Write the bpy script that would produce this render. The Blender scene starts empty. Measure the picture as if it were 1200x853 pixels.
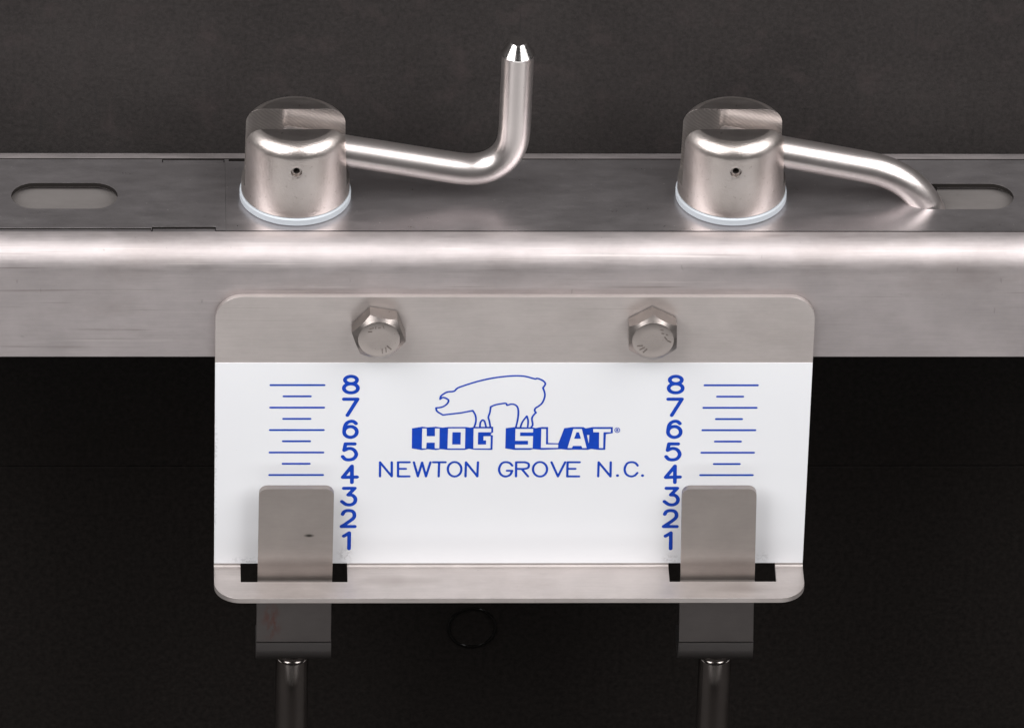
import bpy, bmesh, math, random
import numpy as np
from mathutils import Vector, Matrix

random.seed(7)
MM = 0.001
sc = bpy.context.scene
COL = sc.collection

# ------------------------------------------------------------------ camera
TH, PSI = math.radians(34.5), math.radians(2.8)      # looking down / turned a little to the right
FPX, DIST = 10700.0, 2352.0                           # focal length in photo pixels, distance in mm
TARGET = Vector((0.0, 0.0, -0.4))
fwd = Vector((math.sin(PSI)*math.cos(TH), math.cos(PSI)*math.cos(TH), -math.sin(TH)))
right = Vector((math.cos(PSI), -math.sin(PSI), 0.0))
up = right.cross(fwd)
rho = math.atan2(up.x, right.x)                       # roll that keeps the beam level
right, up = right*math.cos(rho) + up*math.sin(rho), up*math.cos(rho) - right*math.sin(rho)
CAM = TARGET - fwd*DIST
cd = bpy.data.cameras.new('camera')
cam = bpy.data.objects.new('camera', cd); COL.objects.link(cam)
cd.sensor_width = 36.0
cd.lens = FPX/1200.0*36.0
cd.clip_start, cd.clip_end = 0.05, 50.0
cam.matrix_world = Matrix((
    (right.x, up.x, -fwd.x, CAM.x*MM), (right.y, up.y, -fwd.y, CAM.y*MM),
    (right.z, up.z, -fwd.z, CAM.z*MM), (0, 0, 0, 1)))
sc.camera = cam

# ------------------------------------------------------------------ studio light
w = bpy.data.worlds.new('World'); sc.world = w; w.use_nodes = True
bg = w.node_tree.nodes['Background']
bg.inputs[0].default_value = (1.0, 0.97, 0.96, 1)
bg.inputs[1].default_value = 0.014

def softbox(name, az, el, dist, sx, sy, power, col=(1, 0.985, 0.98)):
    ld = bpy.data.lights.new(name, 'AREA'); ld.shape = 'RECTANGLE'
    ld.size, ld.size_y, ld.energy, ld.color = sx, sy, power, col
    o = bpy.data.objects.new(name, ld); COL.objects.link(o)
    a, e = math.radians(az), math.radians(el)
    p = Vector((math.sin(a)*math.cos(e), -math.cos(a)*math.cos(e), math.sin(e)))*dist
    o.location = p
    o.rotation_euler = (-p).to_track_quat('-Z', 'Y').to_euler()
    return o
softbox('softbox_left', -56, 46, 1.0, 0.86, 0.80, 14.4)
softbox('softbox_right', 56, 46, 1.0, 0.86, 0.80, 13.6)
softbox('side_lamp_left', -95, -26, 0.9, 0.60, 0.70, 2.2)
softbox('side_lamp_right', 95, -26, 0.9, 0.60, 0.70, 2.0)
softbox('low_lamp', 0, -49, 0.90, 1.90, 0.60, 4.8)     # stands in for a bright floor past the added blocker's front edge

sc.view_settings.view_transform = 'Standard'
sc.view_settings.look = 'None'
sc.view_settings.exposure = 0.0
sc.view_settings.gamma = 1.0
sc.view_settings.use_curve_mapping = False
sc.cycles.use_denoising = True
sc.cycles.max_bounces = 10
sc.cycles.glossy_bounces = 6
sc.cycles.sample_clamp_indirect = 4.0

# ------------------------------------------------------------------ helpers
def ray(px, py):
    return (fwd*FPX + right*(px-600.0) + up*(426.5-py)).normalized()
def at_y(px, py, y):                     # point of a vertical plane seen at a photo pixel (mm)
    d = ray(px, py); return CAM + d*((y-CAM.y)/d.y)
def at_z(px, py, z):
    d = ray(px, py); return CAM + d*((z-CAM.z)/d.z)

def empty(name, loc=(0, 0, 0), label=None, cat=None, group=None):
    o = bpy.data.objects.new(name, None); COL.objects.link(o)
    o.empty_display_size = 0.01
    o.location = Vector(loc)*MM
    if label: o['label'] = label
    if cat: o['category'] = cat
    if group: o['group'] = group
    return o

def mesh_obj(name, bm, mat, parent=None, smooth=None, recalc=True):
    """bm is in mm, in the parent's space"""
    if recalc: bmesh.ops.recalc_face_normals(bm, faces=bm.faces)
    bmesh.ops.scale(bm, vec=(MM, MM, MM), verts=bm.verts)
    me = bpy.data.meshes.new(name); bm.to_mesh(me); bm.free()
    if smooth is not None:
        me.shade_smooth() if hasattr(me, 'shade_smooth') else None
        if smooth < 180: me.set_sharp_from_angle(angle=math.radians(smooth))
    for m in (mat if isinstance(mat, (list, tuple)) else [mat]): me.materials.append(m)
    o = bpy.data.objects.new(name, me); COL.objects.link(o)
    if parent: o.parent = parent
    return o

def box_bm(x0, x1, y0, y1, z0, z1, bm=None):
    bm = bm or bmesh.new()
    m = Matrix.Translation(((x0+x1)/2, (y0+y1)/2, (z0+z1)/2)) @ Matrix.Diagonal((x1-x0, y1-y0, z1-z0, 1))
    bmesh.ops.create_cube(bm, size=1.0, matrix=m)
    return bm

def prism(pts, a0, a1, axis='z', bm=None):
    """extrude a 2D outline: axis z -> pts are (x,y); axis y -> (x,z); axis x -> (y,z)"""
    bm = bm or bmesh.new()
    def P(p, a):
        return {'z': (p[0], p[1], a), 'y': (p[0], a, p[1]), 'x': (a, p[0], p[1])}[axis]
    lo = [bm.verts.new(P(p, a0)) for p in pts]
    hi = [bm.verts.new(P(p, a1)) for p in pts]
    bm.faces.new(lo); bm.faces.new(hi[::-1])
    n = len(pts)
    for i in range(n):
        bm.faces.new((lo[i], hi[i], hi[(i+1) % n], lo[(i+1) % n]))
    return bm

def arc(cx, cy, r, a0, a1, n):
    return [(cx+r*math.cos(math.radians(a0+(a1-a0)*i/n)), cy+r*math.sin(math.radians(a0+(a1-a0)*i/n))) for i in range(n+1)]

def rounded_rect(x0, x1, y0, y1, r, n=10):
    """r = radii bl, br, tr, tl"""
    bl, br, tr, tl = r
    p = []
    def c(cx, cy, rr, a):
        p.extend(arc(cx, cy, rr, a, a+90, n) if rr > 0 else [(cx, cy)])
    c(x0+bl, y0+bl, bl, 180); c(x1-br, y0+br, br, 270); c(x1-tr, y1-tr, tr, 0); c(x0+tl, y1-tl, tl, 90)
    return p

def lathe(profile, n=96, bm=None, center=(0, 0, 0)):
    bm = bm or bmesh.new()
    rings = []
    for r, z in profile:
        if r < 1e-6:
            rings.append([bm.verts.new((center[0], center[1], center[2]+z))])
        else:
            rings.append([bm.verts.new((center[0]+r*math.cos(2*math.pi*i/n), center[1]+r*math.sin(2*math.pi*i/n), center[2]+z)) for i in range(n)])
    for a, b in zip(rings, rings[1:]):
        for i in range(n):
            j = (i+1) % n
            if len(a) == 1 and len(b) == 1: continue
            if len(a) == 1: bm.faces.new((a[0], b[i], b[j]))
            elif len(b) == 1: bm.faces.new((a[i], b[0], a[j]))
            else: bm.faces.new((a[i], b[i], b[j], a[j]))
    return bm

def sweep(path, radii, n=32, cap=True):
    """round bar along a path; radii per point"""
    bm = bmesh.new(); rings = []
    path = [Vector(p) for p in path]
    t0 = (path[1]-path[0]).normalized()
    nrm = t0.orthogonal().normalized()
    for i, p in enumerate(path):
        if i == 0: t = path[1]-path[0]
        elif i == len(path)-1: t = path[-1]-path[-2]
        else: t = (path[i]-path[i-1]).normalized()+(path[i+1]-path[i]).normalized()
        t.normalize()
        nrm = (nrm - t*nrm.dot(t)).normalized(); b = t.cross(nrm)
        rings.append([bm.verts.new(p + (nrm*math.cos(2*math.pi*k/n)+b*math.sin(2*math.pi*k/n))*radii[i]) for k in range(n)])
    for a, b in zip(rings, rings[1:]):
        for k in range(n):
            bm.faces.new((a[k], a[(k+1) % n], b[(k+1) % n], b[k]))
    if cap:
        bm.faces.new(rings[0][::-1]); bm.faces.new(rings[-1])
    return bm

def finish(o, cuts=(), bevel=0.0, seg=2, smooth=40, angle=35):
    """cut shapes out, soften the edges, and bake the result into the mesh"""
    tmp = []
    for c in cuts:
        bmesh.ops.recalc_face_normals(c, faces=c.faces)
        bmesh.ops.scale(c, vec=(MM, MM, MM), verts=c.verts)
        me = bpy.data.meshes.new('cut'); c.to_mesh(me); c.free()
        co = bpy.data.objects.new('cut', me); COL.objects.link(co); tmp.append(co)
        if o.parent: co.parent = o.parent
        m = o.modifiers.new('b', 'BOOLEAN'); m.operation = 'DIFFERENCE'; m.solver = 'EXACT'; m.object = co
    if bevel:
        m = o.modifiers.new('v', 'BEVEL'); m.width = bevel*MM; m.segments = seg
        m.limit_method = 'ANGLE'; m.angle_limit = math.radians(angle); m.use_clamp_overlap = True
    dg = bpy.context.evaluated_depsgraph_get(); dg.update()
    me = bpy.data.meshes.new_from_object(o.evaluated_get(dg))
    o.modifiers.clear(); old = o.data; me.name = o.name; o.data = me
    bpy.data.meshes.remove(old)
    for co in tmp:
        m = co.data; bpy.data.objects.remove(co); bpy.data.meshes.remove(m)
    me.shade_smooth(); me.set_sharp_from_angle(angle=math.radians(smooth))
    m = o.modifiers.new('n', 'WEIGHTED_NORMAL'); m.keep_sharp = True; m.weight = 100; m.mode = 'FACE_AREA'
    dg = bpy.context.evaluated_depsgraph_get(); dg.update()
    me2 = bpy.data.meshes.new_from_object(o.evaluated_get(dg))
    o.modifiers.clear(); o.data = me2; nm = me.name; bpy.data.meshes.remove(me); me2.name = nm
    return o

# ------------------------------------------------------------------ materials
class NT:
    def __init__(s, name):
        s.m = bpy.data.materials.new(name); s.m.use_nodes = True
        s.t = s.m.node_tree; s.b = s.t.nodes['Principled BSDF']
        s.co = s.t.nodes.new('ShaderNodeTexCoord')
    def n(s, t, **k):
        x = s.t.nodes.new(t)
        for a, v in k.items(): setattr(x, a, v)
        return x
    def l(s, a, b): s.t.links.new(a, b)
    def noise(s, scale, stretch=(1, 1, 1), detail=4, rough=0.55, off=(0, 0, 0)):
        mp = s.n('ShaderNodeMapping'); s.l(s.co.outputs['Object'], mp.inputs[0])
        mp.inputs['Scale'].default_value = [scale*q for q in stretch]; mp.inputs['Location'].default_value = off
        x = s.n('ShaderNodeTexNoise'); s.l(mp.outputs[0], x.inputs['Vector'])
        x.inputs['Scale'].default_value = 1.0; x.inputs['Detail'].default_value = detail; x.inputs['Roughness'].default_value = rough
        return x.outputs['Fac']
    def ramp(s, v, lo, hi, a=0.0, b=1.0):
        x = s.n('ShaderNodeMapRange'); s.l(v, x.inputs[0])
        x.inputs[1].default_value, x.inputs[2].default_value, x.inputs[3].default_value, x.inputs[4].default_value = lo, hi, a, b
        return x.outputs[0]
    def math(s, op, a, b):
        x = s.n('ShaderNodeMath', operation=op)
        for i, v in enumerate((a, b)):
            if isinstance(v, (int, float)): x.inputs[i].default_value = v
            else: s.l(v, x.inputs[i])
        return x.outputs[0]
    def mix(s, f, a, b):
        x = s.n('ShaderNodeMix', data_type='RGBA')
        if isinstance(f, (int, float)): x.inputs[0].default_value = f
        else: s.l(f, x.inputs[0])
        for i, v in ((6, a), (7, b)):
            if isinstance(v, tuple): x.inputs[i].default_value = (*v, 1)
            else: s.l(v, x.inputs[i])
        return x.outputs[2]
    def blob(s, c, r, stretch=(1, 1, 1)):
        """1 inside an ellipsoid round c (m, object space), fading to 0 at its rim"""
        a = s.n('ShaderNodeVectorMath', operation='SUBTRACT'); s.l(s.co.outputs['Object'], a.inputs[0]); a.inputs[1].default_value = c
        d = s.n('ShaderNodeVectorMath', operation='MULTIPLY'); s.l(a.outputs[0], d.inputs[0]); d.inputs[1].default_value = stretch
        e = s.n('ShaderNodeVectorMath', operation='LENGTH'); s.l(d.outputs[0], e.inputs[0])
        return s.ramp(e.outputs['Value'], r, r*0.3, 0, 1)
    def bump(s, h, strength, dist):
        x = s.n('ShaderNodeBump'); x.inputs['Strength'].default_value = strength; x.inputs['Distance'].default_value = dist
        s.l(h, x.inputs['Height']); s.l(x.outputs[0], s.b.inputs['Normal']); return x

def steel(name, base, metallic, rough, var=0.10, rvar=0.07, grain=(0.03, 1, 1), grain_amp=0.05, bump=0.15, stain=0.15, extra=None):
    t = NT(name)
    bl = t.ramp(t.noise(45, detail=5, rough=0.6), 0.3, 0.7)
    gr = t.ramp(t.noise(2600, grain, detail=3), 0.25, 0.75)
    fi = t.ramp(t.noise(260, (0.35, 1, 1), detail=6, rough=0.7, off=(3, 1, 2)), 0.3, 0.7)
    sp = t.ramp(t.noise(420, detail=2, off=(1, 5, 2)), 0.73, 0.80)
    v = t.math('ADD', t.math('MULTIPLY', bl, var), t.math('ADD', t.math('MULTIPLY', gr, grain_amp), t.math('MULTIPLY', fi, var*0.6)))
    v = t.math('ADD', v, 1.0 - var*0.8 - grain_amp*0.5)
    hsv = t.n('ShaderNodeHueSaturation'); hsv.inputs['Color'].default_value = (*base, 1); t.l(v, hsv.inputs['Value'])
    col = t.mix(t.math('MULTIPLY', sp, stain), hsv.outputs[0], (0.10, 0.085, 0.075))
    if extra: col = extra(t, col)
    t.l(col, t.b.inputs['Base Color'])
    t.b.inputs['Metallic'].default_value = metallic
    r = t.math('ADD', t.math('MULTIPLY', fi, rvar), t.math('ADD', t.math('MULTIPLY', gr, rvar*0.6), rough - rvar*0.8))
    t.l(r, t.b.inputs['Roughness'])
    if bump: t.bump(t.math('ADD', gr, t.math('MULTIPLY', fi, 0.6)), bump, 0.00003)
    return t.m

SB = (0.535, 0.488, 0.485)
M = {}
def light_specks(t, col):
    k = t.ramp(t.noise(1100, detail=1, off=(2, 2, 2)), 0.76, 0.80)
    col = t.mix(t.math('MULTIPLY', k, 0.6), col, (0.80, 0.78, 0.76))
    sc_ = t.ramp(t.noise(1.0, (90, 1500, 90), detail=1, off=(1, 3, 3)), 0.74, 0.79)
    return t.mix(t.math('MULTIPLY', sc_, 0.25), col, (0.22, 0.20, 0.20))
def scratches(t, col):
    # rolling marks along the sheet, some dark, some bright, and faint brown handling stains
    d = t.math('MULTIPLY', t.ramp(t.noise(1.0, (22, 60, 1300), detail=2, off=(4, 3, 3)), 0.64, 0.74), t.ramp(t.noise(30, detail=2, off=(1, 1, 8)), 0.45, 0.62))
    col = t.mix(t.math('MULTIPLY', d, 0.45), col, (0.20, 0.165, 0.15))
    b = t.math('MULTIPLY', t.ramp(t.noise(1.0, (14, 60, 1600), detail=1, off=(8, 3, 1)), 0.68, 0.76), t.ramp(t.noise(24, detail=2, off=(6, 1, 2)), 0.48, 0.62))
    col = t.mix(t.math('MULTIPLY', b, 0.5), col, (0.75, 0.70, 0.68))
    k = t.ramp(t.noise(38, (0.6, 1, 1.4), detail=6, rough=0.7, off=(7, 7, 1)), 0.52, 0.75)
    col = t.mix(t.math('MULTIPLY', k, 0.38), col, (0.30, 0.255, 0.24))
    x = t.ramp(t.noise(1.0, (700, 700, 160), detail=1, off=(3, 2, 9)), 0.77, 0.81)
    return t.mix(t.math('MULTIPLY', x, 0.25), col, (0.16, 0.14, 0.13))
M['sheet'] = steel('brushed_steel_sheet', (0.48, 0.438, 0.422), 0.68, 0.38, var=0.18, grain_amp=0.09, bump=0.25, extra=scratches)
M['beam'] = steel('rolled_steel_beam', (0.485, 0.443, 0.443), 0.88, 0.54, var=0.22, grain_amp=0.10, bump=0.3, extra=scratches)
M['strip_top'] = steel('dull_steel_cover', (0.49, 0.462, 0.47), 0.92, 0.33, var=0.20, grain=(1, 1, 1), rvar=0.10, bump=0.04, stain=0.25, extra=light_specks)
M['backing'] = steel('pale_steel_backing', (0.25, 0.23, 0.222), 0.6, 0.45)
M['strip'] = steel('matt_steel_strip', (0.365, 0.326, 0.306), 0.90, 0.40, var=0.22)
def red_smear(t, col):
    k = t.math('MULTIPLY', t.blob((-0.0062, 0, -0.0045), 0.0072, (2.4, 0, 1)), t.ramp(t.noise(500, (1, 1, 0.4)), 0.42, 0.6))
    col = t.mix(t.math('MULTIPLY', k, 0.55), col, (0.22, 0.06, 0.04))
    return col
def nick(t, col):
    return t.mix(t.blob((0.0034, 0, -0.0098), 0.0008, (0.5, 0, 1.3)), col, (0.05, 0.045, 0.04))
M['strip_nick'] = steel('matt_steel_strip_nicked', (0.365, 0.326, 0.306), 0.90, 0.40, var=0.22, extra=nick)
M['bracket'] = steel('shaded_steel_bracket', (0.19, 0.172, 0.167), 0.90, 0.42, var=0.2)  # darker base than the strip puts the lip's shade into the colour
M['bracket_red'] = steel('shaded_steel_bracket_smeared', (0.19, 0.172, 0.167), 0.90, 0.42, var=0.2, extra=red_smear)
M['foot'] = steel('shaded_steel_foot', (0.17, 0.158, 0.155), 0.90, 0.38)  # base darkened like the bracket, for the shade under the lip
M['rod'] = steel('drawn_steel_rod', (0.30, 0.27, 0.255), 0.98, 0.18, grain=(1, 1, 0.03), bump=0.08)
M['lever'] = steel('drawn_steel_lever', (0.64, 0.59, 0.575), 0.94, 0.32, grain=(0.3, 0.3, 0.3), grain_amp=0.03, bump=0.02, var=0.06, rvar=0.04, stain=0.3)
M['tip'] = steel('polished_steel_tip', (0.72, 0.695, 0.68), 1.0, 0.17, var=0.03, grain_amp=0.01, bump=0.0, stain=0.0)
M['turned'] = steel('turned_steel_top', (0.58, 0.535, 0.515), 1.0, 0.31, var=0.3, grain=(1, 0.05, 1), bump=0.15, stain=0.5)
M['stamp'] = steel('recess_shade_stamp', (0.20, 0.175, 0.16), 0.8, 0.35)  # dark base gives the raised bars the shade of a recess
M['bolt'] = steel('bright_steel_bolt', (0.345, 0.308, 0.29), 0.90, 0.30, var=0.25, grain=(1, 1, 1), stain=0.4)

def cast():
    t = NT('cast_steel_knob')
    pit = t.ramp(t.noise(2400, detail=3, rough=0.6), 0.35, 0.7)
    bl = t.ramp(t.noise(120, detail=4), 0.3, 0.7)
    dk = t.ramp(t.noise(900, detail=2, off=(4, 2, 1)), 0.66, 0.78)
    col = t.mix(bl, (0.52, 0.465, 0.435), (0.64, 0.585, 0.56))
    col = t.mix(t.math('MULTIPLY', dk, 0.45), col, (0.22, 0.165, 0.13))
    t.l(col, t.b.inputs['Base Color'])
    t.b.inputs['Metallic'].default_value = 0.95
    t.l(t.ramp(bl, 0, 1, 0.30, 0.38), t.b.inputs['Roughness'])
    t.bump(pit, 0.40, 0.00006)
    return t.m
M['cast'] = cast()
def milled():
    t = NT('milled_steel_face')
    mp = t.n('ShaderNodeMapping'); t.l(t.co.outputs['Object'], mp.inputs[0]); mp.inputs['Rotation'].default_value = (0, math.radians(52), 0)
    wv = t.n('ShaderNodeTexWave', wave_type='BANDS', bands_direction='X'); t.l(mp.outputs[0], wv.inputs['Vector'])
    wv.inputs['Scale'].default_value = 380; wv.inputs['Distortion'].default_value = 5.0; wv.inputs['Detail'].default_value = 2
    t.l(t.mix(t.math('MULTIPLY', wv.outputs['Fac'], t.ramp(t.noise(260, detail=4), 0.3, 0.65)), (0.36, 0.332, 0.318), (0.46, 0.425, 0.405)), t.b.inputs['Base Color'])
    t.b.inputs['Metallic'].default_value = 0.85; t.b.inputs['Roughness'].default_value = 0.28
    t.bump(wv.outputs['Fac'], 0.15, 0.00003)
    return t.m
M['milled'] = milled()

def plain(name, col, rough, spec=0.5, sss=0, noise=None):
    t = NT(name)
    if noise:
        v = t.ramp(t.noise(noise[0], detail=5, rough=0.65), 0.3, 0.7)
        t.l(t.mix(v, tuple(c*(1-noise[1]) for c in col), tuple(min(1, c*(1+noise[1])) for c in col)), t.b.inputs['Base Color'])
    else: t.b.inputs['Base Color'].default_value = (*col, 1)
    t.b.inputs['Roughness'].default_value = rough
    t.b.inputs['Specular IOR Level'].default_value = spec
    return t.m
M['nylon'] = plain('white_nylon', (0.43, 0.465, 0.50), 0.5)
M['ink'] = plain('blue_ink', (0.004, 0.053, 0.45), 0.6, spec=0.2, noise=(300, 0.12))
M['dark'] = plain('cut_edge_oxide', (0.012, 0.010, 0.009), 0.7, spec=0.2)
def white_paint():
    t = NT('white_enamel')
    a = t.ramp(t.noise(30, detail=3), 0.3, 0.7)
    sp = t.ramp(t.noise(900, detail=2, off=(2, 7, 1)), 0.775, 0.80)
    col = t.mix(a, (0.78, 0.79, 0.82), (0.80, 0.81, 0.835))
    col = t.mix(t.math('MULTIPLY', sp, 0.35), col, (0.35, 0.33, 0.32))
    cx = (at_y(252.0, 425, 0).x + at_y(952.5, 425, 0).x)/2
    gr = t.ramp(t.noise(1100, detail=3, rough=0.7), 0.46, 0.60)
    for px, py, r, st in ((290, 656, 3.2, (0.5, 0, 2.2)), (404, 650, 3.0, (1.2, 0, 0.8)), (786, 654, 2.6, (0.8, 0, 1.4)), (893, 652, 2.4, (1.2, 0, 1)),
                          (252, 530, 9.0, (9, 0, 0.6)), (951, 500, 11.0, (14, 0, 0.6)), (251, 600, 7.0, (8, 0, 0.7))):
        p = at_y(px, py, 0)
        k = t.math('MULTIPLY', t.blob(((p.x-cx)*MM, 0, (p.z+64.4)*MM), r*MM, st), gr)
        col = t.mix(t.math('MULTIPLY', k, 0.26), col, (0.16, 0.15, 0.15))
    t.l(col, t.b.inputs['Base Color'])
    t.b.inputs['Roughness'].default_value = 0.40
    t.b.inputs['Specular IOR Level'].default_value = 0.35
    t.bump(t.noise(60, detail=2), 0.05, 0.0001)
    return t.m
M['white'] = white_paint()
def board():
    t = NT('black_board')
    a = t.ramp(t.noise(25, detail=5, rough=0.6), 0.3, 0.7)
    f = t.ramp(t.noise(750, detail=5, rough=0.8), 0.32, 0.68)
    red = t.ramp(t.noise(110, detail=2, off=(3, 3, 9)), 0.55, 0.75)
    st = t.ramp(t.noise(1.0, (620, 620, 45), detail=1, off=(5, 1, 3)), 0.70, 0.75)
    st2 = t.ramp(t.noise(18, detail=1, off=(9, 4, 3)), 0.44, 0.52)
    col = t.mix(t.math('ADD', t.math('MULTIPLY', a, 0.35), t.math('MULTIPLY', f, 0.65)), (0.0115, 0.0098, 0.0095), (0.0385, 0.0333, 0.0323))
    col = t.mix(t.math('MULTIPLY', red, 0.25), col, (0.062, 0.045, 0.045))
    col = t.mix(t.math('MULTIPLY', t.math('MULTIPLY', st, st2), 0.6), col, (0.02, 0.018, 0.018))
    t.l(col, t.b.inputs['Base Color'])
    t.b.inputs['Roughness'].default_value = 0.75
    t.b.inputs['Specular IOR Level'].default_value = 0.25
    t.bump(f, 0.25, 0.0002)
    return t.m
M['board'] = board()
M['lower'] = plain('black_plastic_board', (0.015, 0.0125, 0.0113), 0.6, spec=0.2, noise=(700, 0.45))
M['plug'] = plain('black_gloss_ring', (0.004, 0.0035, 0.003), 0.18)

# ------------------------------------------------------------------ backdrop: a black upright panel of two boards
BY = 64.0
seam_z = at_y(1070, 546, BY).z
panel = empty('backdrop', (0, BY, -330)); panel['kind'] = 'structure'; panel['label'] = 'dark upright panel behind the steel beam'
for z0, z1, m in ((-330, seam_z-0.12, 'lower'), (seam_z+0.12, 2.0, 'lower'), (2.3, 260, 'board')):
    o = mesh_obj('board', box_bm(-450, 450, 0, 12, z0+330, z1+330), M[m], panel)
    finish(o, bevel=0.3)
tb = mesh_obj('blocker_table', box_bm(-450, 450, -138, BY-0.5, -195, -165), M['lower']); tb['kind'] = 'structure'  # added out of view to block the low lamp; rods stand on it
finish(tb, bevel=1.0)
pc = at_y(553, 735, BY)
bmp = lathe([(5.9, -0.3), (6.0, 0.25), (6.25, 0.45), (6.5, 0.45), (6.75, 0.25), (6.85, -0.3)], 64)
bmesh.ops.rotate(bmp, verts=bmp.verts, matrix=Matrix.Rotation(math.radians(90), 3, 'X'))
bmesh.ops.translate(bmp, verts=bmp.verts, vec=(pc.x, 0, pc.z+330))
mesh_obj('ring_mark', bmp, M['plug'], panel, smooth=40)

# ------------------------------------------------------------------ the beam
YF, YR, ZT, ZB, R, T = 1.6, 51.7, 34.1, 0.8, 8.0, 1.6
WEB = ZT - 17
XL = 420.0
knob_px = ((346.0, 229.5), (856.5, 229.5))
knob_at = [at_z(a, b, ZT) for a, b in knob_px]
beam = empty('steel_beam', (0, 26.65, ZB), 'long horizontal stainless steel beam with rounded edges and two slots in its top', 'beam')
B0 = Vector((0, 26.65, ZB))
outer = [(YF, ZB)] + arc(YF+R, ZT-R, R, 180, 90, 14) + [(YF+R, ZT-T)] + arc(YF+R, ZT-R, R-T, 90, 180, 8) + [(YF+T, WEB), (YR-T, WEB)] + arc(YR-R, ZT-R, R-T, 0, 90, 8) + [(YR-R, ZT-T)] + arc(YR-R, ZT-R, R, 90, 0, 14) + [(YR, ZB)]
inner = [(YR-T, ZB)] + [(YR-T, WEB-T), (YF+T, WEB-T), (YF+T, ZB)]
prof = [(y-B0.y, z-B0.z) for y, z in outer+inner]
o = mesh_obj('channel', prism(prof, -XL, XL, 'x'), [M['beam'], M['dark']], beam)
rod_x = 52.6
hole = lathe([(0, -30), (5.2, -30), (5.2, 30), (0, 30)], 24, center=(knob_at[1].x+rod_x, knob_at[1].y-B0.y, WEB-B0.z))
finish(o, cuts=[hole], smooth=25)
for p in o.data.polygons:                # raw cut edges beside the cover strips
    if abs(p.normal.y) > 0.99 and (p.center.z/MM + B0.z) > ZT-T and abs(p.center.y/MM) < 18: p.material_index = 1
# cover strips let into the top, with their slots and tab notches
def top_x(px, py): return at_z(px, py, ZT).x
jx = top_x(264, 215)
y0s, y1s = YF+R+0.42-B0.y, YR-R-0.42-B0.y
def slot_cut(xc, yc, half, r):
    pts = arc(xc+half-r, yc, r, -90, 90, 14) + arc(xc-half+r, yc, r, 90, 270, 14)
    return prism(pts, ZT-B0.z-4, ZT-B0.z+4, 'z')
lx = (top_x(13, 231)+top_x(138, 231))/2
rx = (top_x(1063, 228)+top_x(1188, 228))/2
sy = at_z(600, 230, ZT).y - B0.y
def notch(xa, xb, ya, yb): return box_bm(xa, xb, ya, yb, ZT-B0.z-4, ZT-B0.z+4)
cutsL = [slot_cut(lx, sy, 13.7, 6.0), notch(-XL-1, top_x(177.3, 272), y0s-1, y0s+1.15),
         notch(top_x(178, 272), top_x(253, 272), y0s-1, y0s+1.75),
         notch(top_x(190, 188), top_x(263, 188), y1s-1.5, y1s+1)]
cutsR = [slot_cut(rx, sy, 13.7, 6.0), notch(top_x(268, 188), top_x(300, 188), y1s-0.9, y1s+1)]
for x0, x1, cuts in ((-XL, jx-0.015, cutsL), (jx+0.015, XL, cutsR)):
    o = mesh_obj('cover_strip', box_bm(x0, x1, y0s, y1s, ZT-1.25-B0.z, ZT+0.02-B0.z), [M['strip_top'], M['dark']], beam)
    finish(o, cuts=cuts, bevel=0.06)
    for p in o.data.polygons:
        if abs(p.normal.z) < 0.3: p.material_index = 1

# recessed steel tabs showing in the front notches
for xa, xb, ya, yb, dz in ((-XL, top_x(177, 272), y0s-0.35, y0s+0.95, 0.3), (top_x(179, 272), top_x(252.3, 272), y0s-0.35, y0s+1.3, 0.38),
                           (top_x(191, 188), top_x(262, 188), y1s-1.0, y1s+0.05, 0.3)):
    mesh_obj('tab', box_bm(xa, xb, ya, yb, ZT-1.2-B0.z, ZT-dz-B0.z), M['strip_top'], beam)
# backing plates a few millimetres below the two slots
for xa, xb in ((lx-22, lx+22), (knob_at[1].x+rod_x+1.2, rx+22)):
    o = mesh_obj('slot_backing', box_bm(xa, xb, y0s+0.5, y1s-2.5, ZT-3.5-B0.z, ZT-2.2-B0.z), M['backing'], beam)
    finish(o, bevel=0.1)

# ------------------------------------------------------------------ the scale plate
pw = [at_y(252.0, 425, 0), at_y(952.5, 425, 0)]
PX0, PX1 = pw[0].x, pw[1].x
PT, ZF, FD = 20.4, -64.4, 14.5
plate = empty('scale_plate', ((PX0+PX1)/2, 0, ZF), 'steel plate with white enamel face, blue scales and bent bottom lip, bolted to the beam', 'scale plate')
P0 = Vector(plate.location)/MM
hw = (PX1-PX0)/2
t = 1.5
ri = 0.9
# L section: upright sheet, inside fillet, lip to the front
sec = [(0, PT-ZF)] + [(t, PT-ZF)] + arc(t-(ri+t), ri, ri+t, 0, -90, 8) + [(-FD, -t), (-FD, 0)] + arc(-ri, ri, ri, -90, 0, 8)
o = mesh_obj('sheet', prism(sec, -hw, hw, 'x'), M['sheet'], plate)
def corner(cx, cy, r, sx, sy, a0, a1, axis):
    """outside of a quarter round: cut prism"""
    pts = [(cx+r*math.cos(a), cy+r*math.sin(a)) for a in [math.radians(a0+(a1-a0)*i/12) for i in range(13)]]
    pts += [(cx+sx*(r+2), pts[-1][1]), (cx+sx*(r+2), cy+sy*(r+2)), (pts[0][0], cy+sy*(r+2))]
    return prism(pts, a0c, a1c, axis)
cuts = []
rc = 7.0
for s in (-1, 1):
    a0c, a1c = -5, 5
    cuts.append(corner(s*(hw-rc), PT-ZF-rc, rc, s, 1, 90, 0 if s > 0 else 180, 'y'))
    a0c, a1c = -3, 3
    cuts.append(corner(s*(hw-rc), -FD+rc, rc, s, -1, -90, 0 if s > 0 else -180, 'z'))
for pa, pb in ((282, 407), (784, 909)):
    xa, xb = at_z(pa, 672, ZF).x-P0.x, at_z(pb, 672, ZF).x-P0.x
    cuts.append(box_bm(xa, xb, -7.1, 4, -5, 0.8))
finish(o, cuts=cuts, bevel=0.30, seg=3, smooth=40, angle=50)
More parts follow.
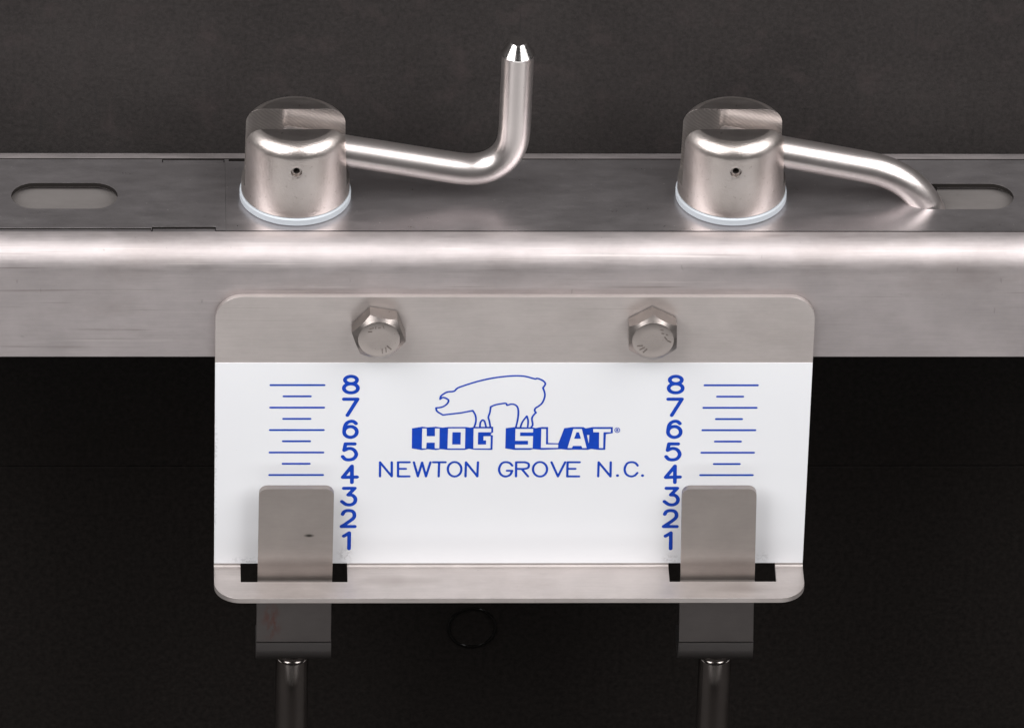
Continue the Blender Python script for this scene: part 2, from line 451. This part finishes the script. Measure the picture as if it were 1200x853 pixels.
# white enamel panel
enamel = mesh_obj('enamel_panel', box_bm(-hw+0.05, hw-0.05, -0.12, 0.0, 0.95, -ZF), M['white'], plate)
enamel.location = (0, -0.00001, 0)

# ------------------------------------------------------------------ printing: filled outlines by marching squares
def sd_seg(X, Y, a, b, r):
    ax, ay = a; bx, by = b
    dx, dy = bx-ax, by-ay; L = dx*dx+dy*dy
    h = np.clip(((X-ax)*dx+(Y-ay)*dy)/L, 0, 1) if L > 1e-12 else np.zeros_like(X)
    return np.hypot(X-ax-h*dx, Y-ay-h*dy)-r
def sd_poly(X, Y, P):
    d = np.full_like(X, 1e9); ins = np.zeros(X.shape, bool); n = len(P)
    for i in range(n):
        (ax, ay), (bx, by) = P[i], P[(i+1) % n]
        d = np.minimum(d, sd_seg(X, Y, P[i], P[(i+1) % n], 0))
        c = (ay > Y) != (by > Y)
        with np.errstate(divide='ignore', invalid='ignore'):
            ins ^= c & (X < (bx-ax)*(Y-ay)/((by-ay) if by != ay else 1e-9)+ax)
    return np.where(ins, -d, d)
def smooth_path(pts, n=5):
    out = []
    for i in range(len(pts)-1):
        p0, p1, p2, p3 = pts[max(i-1, 0)], pts[i], pts[i+1], pts[min(i+2, len(pts)-1)]
        for k in range(n):
            u = k/n
            out.append(tuple(0.5*(2*p1[j]+(p2[j]-p0[j])*u+(2*p0[j]-5*p1[j]+4*p2[j]-p3[j])*u*u+(3*p1[j]-p0[j]-3*p2[j]+p3[j])*u**3) for j in (0, 1)))
    return out+[pts[-1]]
def on_plate(px, py):
    p = at_y(px, py, -0.12); return (p.x-P0.x, p.z-P0.z)
INK_Y = -0.165
def ink(name, fn, pts, step=0.12, parent=enamel):
    xs, ys = [p[0] for p in pts], [p[1] for p in pts]
    m = 1.2
    gx = np.arange(min(xs)-m, max(xs)+m, step); gy = np.arange(min(ys)-m, max(ys)+m, step)
    X, Y = np.meshgrid(gx, gy, indexing='ij')
    F = fn(X, Y); F = np.where(np.abs(F) < 1e-5, -1e-5, F)
    bm = bmesh.new(); V = {}
    def vert(k, x, y):
        if k not in V: V[k] = bm.verts.new((x, INK_Y, y))
        return V[k]
    inside = F < 0
    act = inside[:-1, :-1] | inside[1:, :-1] | inside[:-1, 1:] | inside[1:, 1:]
    for i, j in zip(*np.nonzero(act)):
        c = [(i, j), (i+1, j), (i+1, j+1), (i, j+1)]; poly = []
        for q in range(4):
            a, b = c[q], c[(q+1) % 4]; fa, fb = F[a], F[b]
            if fa < 0: poly.append(vert(a, gx[a[0]], gy[a[1]]))
            if (fa < 0) != (fb < 0):
                u = fa/(fa-fb); k = (min(a, b), max(a, b))
                poly.append(vert(k, gx[a[0]]+u*(gx[b[0]]-gx[a[0]]), gy[a[1]]+u*(gy[b[1]]-gy[a[1]])))
        if len(poly) >= 3:
            try: bm.faces.new(poly)
            except ValueError: pass
    for f in bm.faces:
        f.normal_update()
        if f.normal.y > 0: f.normal_flip()
    return mesh_obj(name, bm, M['ink'], parent, recalc=False)
PXMM = 1/4.55
def strokes(name, paths, width_px, step=0.12, dots=()):
    segs, allp = [], []
    for p in paths:
        q = [on_plate(*a) for a in p]; allp += q
        segs += list(zip(q, q[1:]))
    dd = [(on_plate(*d[:2]), d[2]*PXMM) for d in dots]; allp += [d[0] for d in dd]
    def fn(X, Y):
        F = np.full_like(X, 1e9)
        for a, b in segs: F = np.minimum(F, sd_seg(X, Y, a, b, width_px*PXMM/2))
        for c, r in dd: F = np.minimum(F, np.hypot(X-c[0], Y-c[1])-r)
        return F
    return ink(name, fn, allp, step)

def ell(cx, cy, rx, ry, n=28, a0=0, a1=360):
    return [(cx+rx*math.cos(math.radians(a0+(a1-a0)*i/n)), cy+ry*math.sin(math.radians(a0+(a1-a0)*i/n))) for i in range(n+1)]
A = lambda pts: [(380+x/7.755, 430+y/7.755) for x, y in pts]
Bq = lambda pts: [(380+x/7.417, 535+y/7.417) for x, y in pts]
digits = {
 8: [A(ell(243, 117, 55, 33)), A(ell(242, 192, 64, 41))],
 7: [A([(178, 291), (303, 291), (210, 437)])],
 6: [A(ell(238, 588, 58, 49)), A(smooth_path([(288, 512), (268, 495), (238, 492), (205, 508), (187, 540), (180, 588)]))],
 5: [A([(277, 697), (193, 697), (181, 755)]), A(smooth_path([(181, 755), (225, 738), (268, 750), (291, 790), (270, 828), (228, 841), (190, 835), (167, 812)]))],
 4: [Bq([(240, 222), (241, 80), (160, 178), (285, 175)])],
 3: [Bq([(170, 273), (265, 273), (208, 330)]), Bq(smooth_path([(208, 330), (245, 334), (270, 362), (263, 397), (230, 416), (188, 412), (153, 388)]))],
 2: [Bq(smooth_path([(160, 498), (175, 475), (210, 466), (248, 475), (262, 505), (245, 540), (150, 605)])), Bq([(150, 605), (265, 605)])],
 1: [Bq([(170, 688), (217, 660), (215, 797)])],
}
for side in (0, 1):
    for d, paths in digits.items():
        dx = side*(380.6-0.53*(8-d))
        strokes('numeral', [[(x+dx, y) for x, y in p] for p in paths], 4.45)
def tick(x0, x1, y, wpx=2.1):
    a, b = on_plate(x0, y), on_plate(x1, y)
    h = wpx*PXMM/2/math.cos(TH)
    bm = bmesh.new()
    pts = arc(b[0]-h, b[1], h, -90, 90, 5) + arc(a[0]+h, (a[1]+b[1])/2, h, 90, 270, 5)
    f = bm.faces.new([bm.verts.new((x, INK_Y, z)) for x, z in pts]); f.normal_update()
    if f.normal.y > 0: f.normal_flip()
    mesh_obj('tick_mark', bm, M['ink'], enamel, recalc=False)
for k in range(9):
    u = k/8; y = 451.1+u*105.1
    if k % 2 == 0:
        tick(315.8-1.4*u, 381.4-1.7*u, y); tick(824.4-5.0*u, 889.2-5.9*u, y+0.2)
    else:
        tick(331.2-1.4*u, 365.6-1.7*u, y); tick(839.7-5.0*u, 872.8-5.4*u, y+0.3)

C1 = lambda *p: [(435+x/7.059, 530+y/7.059) for x, y in p]
C2 = lambda *p: [(595+x/7.059, 530+y/7.059) for x, y in p]
letters = [
 [C1((73, 197), (73, 80), (170, 197), (170, 80))],
 [C1((318, 80), (222, 80), (222, 197), (316, 197)), C1((222, 134), (287, 134))],
 [C1((353, 80), (386, 197), (421, 82), (453, 197), (490, 80))],
 [C1((512, 80), (615, 80)), C1((562, 80), (558, 197))],
 [C1(*ell(690, 138, 56, 60))],
 [C1((780, 197), (784, 80), (878, 197), (883, 80))],
 [C1(*smooth_path([(1167, 108), (1145, 86), (1110, 79), (1077, 93), (1058, 137), (1072, 180), (1110, 198), (1150, 183), (1166, 150)])), C1((1166, 150), (1122, 150))],
 [C2((68, 197), (70, 80), (140, 80)), C2(*smooth_path([(140, 80), (168, 89), (175, 108), (166, 127), (140, 135)])), C2((140, 135), (70, 135)), C2((115, 135), (168, 197))],
 [C2(*ell(267, 138, 58, 60))],
 [C2((362, 80), (415, 197), (475, 80))],
 [C2((595, 80), (495, 80), (492, 197), (590, 197)), C2((493, 134), (560, 134))],
 [C2((748, 197), (752, 80), (850, 197), (852, 80))],
 [C2(*smooth_path([(1075, 108), (1055, 86), (1020, 79), (985, 93), (967, 137), (980, 178), (1015, 197), (1050, 190), (1072, 168)]))],
]
for lp in letters: strokes('letter', lp, 2.75)
for c in (C2((908, 190))[0], C2((1115, 190))[0]): strokes('letter', [], 2.3, dots=[(c[0], c[1], 1.8)])

D = lambda *p: [(500+x/7.5, 430+y/7.5) for x, y in p]
pig = [
 D(*smooth_path([(920, 525), (932, 505), (925, 450), (945, 415), (962, 400)], 4)),
 D(*smooth_path([(962, 400), (949, 383), (957, 360), (985, 342), (1015, 315), (1035, 270), (1038, 230), (1022, 182)], 4)),
 D(*smooth_path([(1022, 182), (1043, 150), (1030, 125), (1000, 108), (970, 99), (950, 103), (870, 82), (790, 76), (680, 83), (560, 100), (440, 128), (330, 162), (270, 185), (240, 212), (185, 218), (150, 235), (125, 255), (118, 282)], 4)),
 D(*smooth_path([(118, 282), (140, 267), (165, 272), (192, 290), (185, 315), (165, 335), (130, 352), (82, 358)], 4)),
 D(*smooth_path([(82, 358), (86, 378), (100, 395), (143, 420)], 4)),
 D((143, 420), (300, 402), (405, 382)),
 D(*smooth_path([(405, 382), (425, 415), (433, 450), (430, 490), (418, 525)], 4)),
 D(*smooth_path([(468, 525), (473, 485), (493, 464), (510, 480), (522, 525)], 4)),
 D(*smooth_path([(560, 525), (550, 470), (542, 440), (555, 400), (563, 348)], 4)),
 D(*smooth_path([(563, 348), (610, 330), (680, 318), (700, 321), (708, 335), (740, 325), (775, 330), (800, 355), (806, 400), (800, 460), (785, 525)], 4)),
 D(*smooth_path([(825, 525), (842, 480), (880, 430)], 4)), D(*smooth_path([(880, 430), (892, 470), (888, 525)], 4)),
]
strokes('pig_emblem', pig, 2.15, step=0.11)

W1 = lambda *p: [on_plate(475+x/9.231, 490+y/9.231) for x, y in p]
W2 = lambda *p: [on_plate(585+x/8.0, 490+y/8.0) for x, y in p]
def word(name, blue, white, back):
    def fn(X, Y):
        F = sd_poly(X, Y, blue)
        for q in white: F = np.maximum(F, -sd_poly(X, Y, q))
        for q in back: F = np.minimum(F, sd_poly(X, Y, q))
        return F
    ink(name, fn, blue, 0.08)
word('wordmark',
 W1((72, 108), (180, 90), (245, 97), (330, 90), (400, 100), (470, 93), (660, 93), (700, 100), (745, 92), (950, 90), (950, 150), (925, 166), (925, 178), (947, 184), (942, 340), (745, 338), (690, 327), (640, 340), (460, 340), (380, 332), (330, 342), (240, 332), (180, 342), (70, 324)),
 [W1((182, 108), (232, 108), (232, 192), (320, 192), (320, 108), (372, 108), (368, 325), (318, 325), (318, 262), (230, 262), (226, 325), (178, 325)),
  W1((462, 108), (650, 108), (645, 325), (455, 325)),
  W1((738, 108), (930, 108), (930, 150), (788, 150), (785, 282), (873, 282), (873, 238), (845, 238), (845, 192), (924, 192), (922, 325), (735, 325))],
 [W1((510, 150), (600, 150), (597, 282), (507, 282))])
word('wordmark',
 W2((62, 92), (145, 81), (320, 85), (340, 91), (395, 81), (458, 81), (458, 230), (555, 233), (610, 92), (690, 81), (790, 81), (810, 94), (875, 81), (1065, 81), (1065, 138), (1000, 148), (994, 294), (930, 294), (860, 286), (830, 294), (700, 292), (640, 294), (580, 288), (395, 294), (320, 287), (290, 294), (140, 294), (57, 281)),
 [W2((395, 98), (440, 98), (438, 243), (553, 243), (553, 276), (390, 276)),
  W2((152, 98), (318, 98), (318, 132), (197, 132), (195, 165), (318, 165), (314, 278), (148, 278), (148, 245), (270, 245), (270, 210), (150, 210)),
  W2((695, 98), (775, 98), (820, 278), (778, 278), (770, 258), (692, 258), (682, 278), (640, 278)),
  W2((822, 155), (845, 155), (840, 240)),
  W2((880, 98), (1048, 98), (1045, 130), (978, 130), (975, 278), (935, 278), (937, 130), (882, 130))],
 [W2((725, 130), (748, 130), (765, 190), (703, 190))])
E8 = lambda pts: [(585+x/8.0, 490+y/8.0) for x, y in pts]
strokes('registered_mark', [E8(ell(1107, 110, 23, 22)), E8([(1101, 120), (1101, 101), (1112, 101), (1114, 108), (1101, 111), (1114, 120)])], 0.85, step=0.05)

# ------------------------------------------------------------------ hex bolts (fastened to the plate)
def bolt(px, py, rot):
    c = at_y(px, py, -5.3)
    bm = bmesh.new()
    AF = 12.3; n = 48; RH = AF/2
    rings = []
    # head: hexagonal prism whose front corners are turned off by a cone
    def hexr(a):
        k = (a-math.radians(rot)+math.pi/6) % (math.pi/3) - math.pi/6
        return RH/math.cos(k)
    ang = [math.radians(rot+30)+2*math.pi*i/n for i in range(n)]
    face_r = RH*0.87
    def ring(fr):
        out = []
        for a in ang:
            r, y = fr(a); out.append(bm.verts.new((r*math.cos(a), y, r*math.sin(a))))
        rings.append(out)
    ring(lambda a: (hexr(a), -0.35))
    ring(lambda a: (hexr(a), -5.3+(hexr(a)-face_r)*0.72))
    ring(lambda a: (face_r, -5.3))
    ring(lambda a: (face_r*0.93, -5.36)); ring(lambda a: (face_r*0.55, -5.33))
    for a, b in zip(rings, rings[1:]):
        for k in range(n): bm.faces.new((a[k], a[(k+1) % n], b[(k+1) % n], b[k]))
    bm.faces.new(rings[-1]); bm.faces.new(rings[0][::-1])
    # washer face under the head
    lo = [bm.verts.new((RH*0.93*math.cos(a), 0.0, RH*0.93*math.sin(a))) for a in ang]
    hi = [bm.verts.new((RH*0.93*math.cos(a), -0.36, RH*0.93*math.sin(a))) for a in ang]
    for k in range(n): bm.faces.new((lo[k], lo[(k+1) % n], hi[(k+1) % n], hi[k]))
    bmesh.ops.translate(bm, verts=bm.verts, vec=(c.x-P0.x, 0, c.z-P0.z))
    o = mesh_obj('hex_bolt', bm, M['bolt'], plate, smooth=22)
    # stamped grade marks, raised on the face
    mk = bmesh.new()
    rr = random.Random(int(px))
    def bar(ang0, rad, ln, tilt):
        x, z = rad*math.cos(ang0), rad*math.sin(ang0)
        m = Matrix.Translation((c.x-P0.x+x, -5.40, c.z-P0.z+z)) @ Matrix.Rotation(-tilt, 4, 'Y') @ Matrix.Diagonal((ln, 0.14, 0.24, 1))
        bmesh.ops.create_cube(mk, size=1.0, matrix=m)
    b0 = math.radians(rot)
    for i in range(3): bar(b0+math.radians(205+i*16), 3.7, 1.5, b0+math.radians(205+i*16+rr.uniform(-25, 25)))
    for i in range(5): bar(b0+math.radians(-5+i*15), 3.7+rr.uniform(-.5, .5), rr.uniform(0.5, 1.3), rr.uniform(0, 3))
    s = mesh_obj('stamp_mark', mk, M['stamp'], o)
    return o
bolt(444.1, 397.8, 79).__setitem__('label', 'hex bolt turned with a flat edge uppermost')
bolt(765.3, 399.0, 1.5+60*0).__setitem__('label', 'hex bolt turned with a corner uppermost')

# ------------------------------------------------------------------ knobs with their levers
def fillet_path(p0, corner_, p1, r, n=18):
    p0, c, p1 = Vector(p0), Vector(corner_), Vector(p1)
    d0, d1 = (p0-c).normalized(), (p1-c).normalized()
    ang = d0.angle(d1); tl = r/math.tan(ang/2)
    a, b = c+d0*tl, c+d1*tl
    ctr = c+(d0+d1).normalized()*(r/math.sin(ang/2))
    pts = []
    va, vb = a-ctr, b-ctr; tot = va.angle(vb); ax = va.cross(vb).normalized()
    for i in range(n+1):
        pts.append(ctr + Matrix.Rotation(tot*i/n, 3, ax) @ va)
    return pts

def knob(i, lever_up, label, lever_label):
    base = knob_at[i]
    k = empty('lever_knob', base, label, 'lever', 'locking levers on the beam')
    # nylon washer
    mesh_obj('washer', lathe([(5, 0.03), (14.1, 0.03), (14.35, 0.3), (14.35, 1.8), (14.0, 2.15), (5, 2.15), (5, 0.03)], 96), M['nylon'], k, smooth=35)
    ht = 23.5
    prof = [(0, 2.18), (13.75, 2.18), (13.95, 2.4), (13.95, 3.2), (13.88, 6.0), (13.82, 9.0), (13.76, 12.0), (13.71, 14.2), (13.69, 15.0), (13.62, 18.25), (13.6, 18.9)]
    prof += [(9.6+4.0*math.cos(math.radians(a)), 19.4+4.05*math.sin(math.radians(a))) for a in range(3, 91, 6)]
    prof += [(9.4, ht-0.02), (0, ht-0.02)]
    body = mesh_obj('body', lathe(prof, 128), [M['cast'], M['milled'], M['turned']], k)
    cutb = box_bm(-20, 20, -4.7, 4.7, 6.0, 40)
    hole = sweep([(0, -20, 16.2), (0, 20, 16.2)], [1.45, 1.45], 32)
    finish(body, cuts=[cutb, hole], bevel=0.38, seg=3, smooth=32, angle=38)
    for p in body.data.polygons:
        c = p.center/MM
        if abs(p.normal.y) > 0.97 and abs(abs(c.y)-4.7) < 0.15 and p.area > 2e-5: p.material_index = 1
        if p.normal.z > 0.97 and (abs(c.z-6) < 0.2): p.material_index = 1
        if p.normal.z > 0.985 and c.z > 23: p.material_index = 2
    # hollow spring pin through lever and body
    pin = bmesh.new()
    ring = [(1.38, -13.1), (1.42, -12.9), (1.42, 12.9), (1.38, 13.0), (0.85, 13.0), (0.85, -13.1), (1.38, -13.1)]
    pin = lathe([(r, z) for r, z in ring], 28)
    bmesh.ops.rotate(pin, verts=pin.verts, matrix=Matrix.Rotation(math.radians(90), 3, 'X'))
    bmesh.ops.translate(pin, verts=pin.verts, vec=(0, 0, 16.2))
    mesh_obj('spring_pin', pin, M['bolt'], k, smooth=40)
    # lever: a bent round bar
    sl = -0.186; z0 = 16.2
    r = 4.1
    if lever_up:
        xe = 55.9; cor = (xe, 0, z0+sl*xe); end = (xe+0.5, 0, 43.4)
        rad = 10.5
    else:
        xe = rod_x; cor = (xe+0.9, 0, z0+sl*xe-0.2); end = (xe+0.2, 0, -20)
        rad = 21.0
    st = (-3.6, 0, z0-sl*3.6)
    arcp = fillet_path(st, cor, end, rad)
    path = [Vector(st)+Vector((0.001, 0, 0))] + [Vector(st)+(arcp[0]-Vector(st))*u for u in (0.02, 0.1, 0.3, 0.5, 0.7, 0.9)] + arcp + [arcp[-1]+(Vector(end)-arcp[-1])*u for u in (0.25, 0.5, 0.75, 1.0)]
    # even spacing, then eased so the bend runs smoothly into the straight parts
    dd = [0.0]
    for a_, b_ in zip(path, path[1:]): dd.append(dd[-1]+(b_-a_).length)
    n_ = 90; res = []; j_ = 0
    for i_ in range(n_+1):
        t_ = dd[-1]*i_/n_
        while j_ < len(path)-2 and dd[j_+1] < t_: j_ += 1
        res.append(path[j_].lerp(path[j_+1], (t_-dd[j_])/max(dd[j_+1]-dd[j_], 1e-9)))
    for _ in range(14):
        res = [res[0]] + [res[q]*0.5+(res[q-1]+res[q+1])*0.25 for q in range(1, n_)] + [res[-1]]
    if not lever_up: res = [Vector((q.x, -2.0*max(q.x, 0)/rod_x, q.z)) for q in res]
    path = res
    rr = [r-0.5] + [r]*(len(path)-1)
    lv = mesh_obj('lever', sweep(path, rr, 48), M['lever'], k, smooth=30)
    if lever_label: lv['label'] = lever_label
    if lever_up:
        d = (Vector(end)-arcp[-1]).normalized(); e = Vector(end)
        tip = sweep([e+d*0.02, e+d*0.35, e+d*3.6, e+d*3.75], [4.22, 4.27, 2.3, 2.1], 64)
        mesh_obj('lever_tip', tip, M['tip'], lv, smooth=20)
    return k
knob(0, True, 'round steel knob on the beam with its lever bent upward', None)
knob(1, False, 'round steel knob on the beam with its lever bent down into the slot', None)

# ------------------------------------------------------------------ sliding gauge strips with their rods
def gauge(pl, pr, pb_l, pb_r, rod_px, mat, bmat, label):
    y = -5.7; th = 1.8
    tl, tr = at_y(pl, 573, y), at_y(pr, 573, y)
    bl, br = at_y(pb_l, 752, y), at_y(pb_r, 752, y)
    cx = (tl.x+tr.x)/2
    wdt = (tr.x-tl.x)/2
    g = empty('gauge_strip', (cx, y, -165), label, 'gauge strip', 'sliding gauge strips')
    g0 = Vector((cx, y, -165))
    bx = (bl.x+br.x)/2-cx
    zt = tl.z
    zb = bl.z
    zm = -67.6                                     # strip lapped onto a bracket in the lip's slot, darkened for lip shade
    mx = bx*(zt-zm)/(zt-zb)
    pts = [(mx-wdt, zm), (mx+wdt, zm)] + arc(wdt-2.2, zt-2.2, 2.2, 0, 90, 8) + arc(-wdt+2.2, zt-2.2, 2.2, 90, 180, 8)
    # origin of the strip mesh near its top so its marks sit in its own space
    bm = prism([(x, z-(zt-5)) for x, z in pts], 0, th, 'y')
    s = mesh_obj('strip', bm, mat, g); s.location = Vector((0, 0, zt-5-g0.z))*MM
    finish(s, bevel=0.12)
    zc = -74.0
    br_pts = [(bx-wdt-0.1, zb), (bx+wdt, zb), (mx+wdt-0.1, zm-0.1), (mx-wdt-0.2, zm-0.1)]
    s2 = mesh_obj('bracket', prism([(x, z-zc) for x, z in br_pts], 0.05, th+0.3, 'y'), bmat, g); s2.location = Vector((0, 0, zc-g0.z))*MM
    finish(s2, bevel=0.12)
    ro, ri_ = 5.0, 3.2
    z1 = zb-0.35
    sec = [(0, z1), (th, z1)] + arc(ro, z1-2.6, ri_, 180, 270, 6) + [(16, z1-2.6-ri_), (16, z1-2.6-ro)] + arc(ro, z1-2.6, ro, 270, 180, 8)
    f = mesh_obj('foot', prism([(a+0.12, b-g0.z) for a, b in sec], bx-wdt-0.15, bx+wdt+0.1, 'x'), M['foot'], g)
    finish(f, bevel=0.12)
    c = at_y(rod_px, 800, 1.0)
    zr = z1-2.6-ro
    xr = c.x-cx; yr = 7.9
    prof = [(0, zr-0.05), (3.9, zr-0.05), (4.3, zr-0.4), (4.3, zr-0.9), (3.9, zr-1.2), (3.9, zr-1.6), (4.25, zr-2.0), (4.35, zr-2.4)]
    prof += [(4.35, -150), (4.35, -164.9), (0, -164.9)]
    rd = mesh_obj('rod', lathe([(a, b-g0.z) for a, b in prof], 48, center=(xr, yr, 0)), M['rod'], g, smooth=35)
    return g
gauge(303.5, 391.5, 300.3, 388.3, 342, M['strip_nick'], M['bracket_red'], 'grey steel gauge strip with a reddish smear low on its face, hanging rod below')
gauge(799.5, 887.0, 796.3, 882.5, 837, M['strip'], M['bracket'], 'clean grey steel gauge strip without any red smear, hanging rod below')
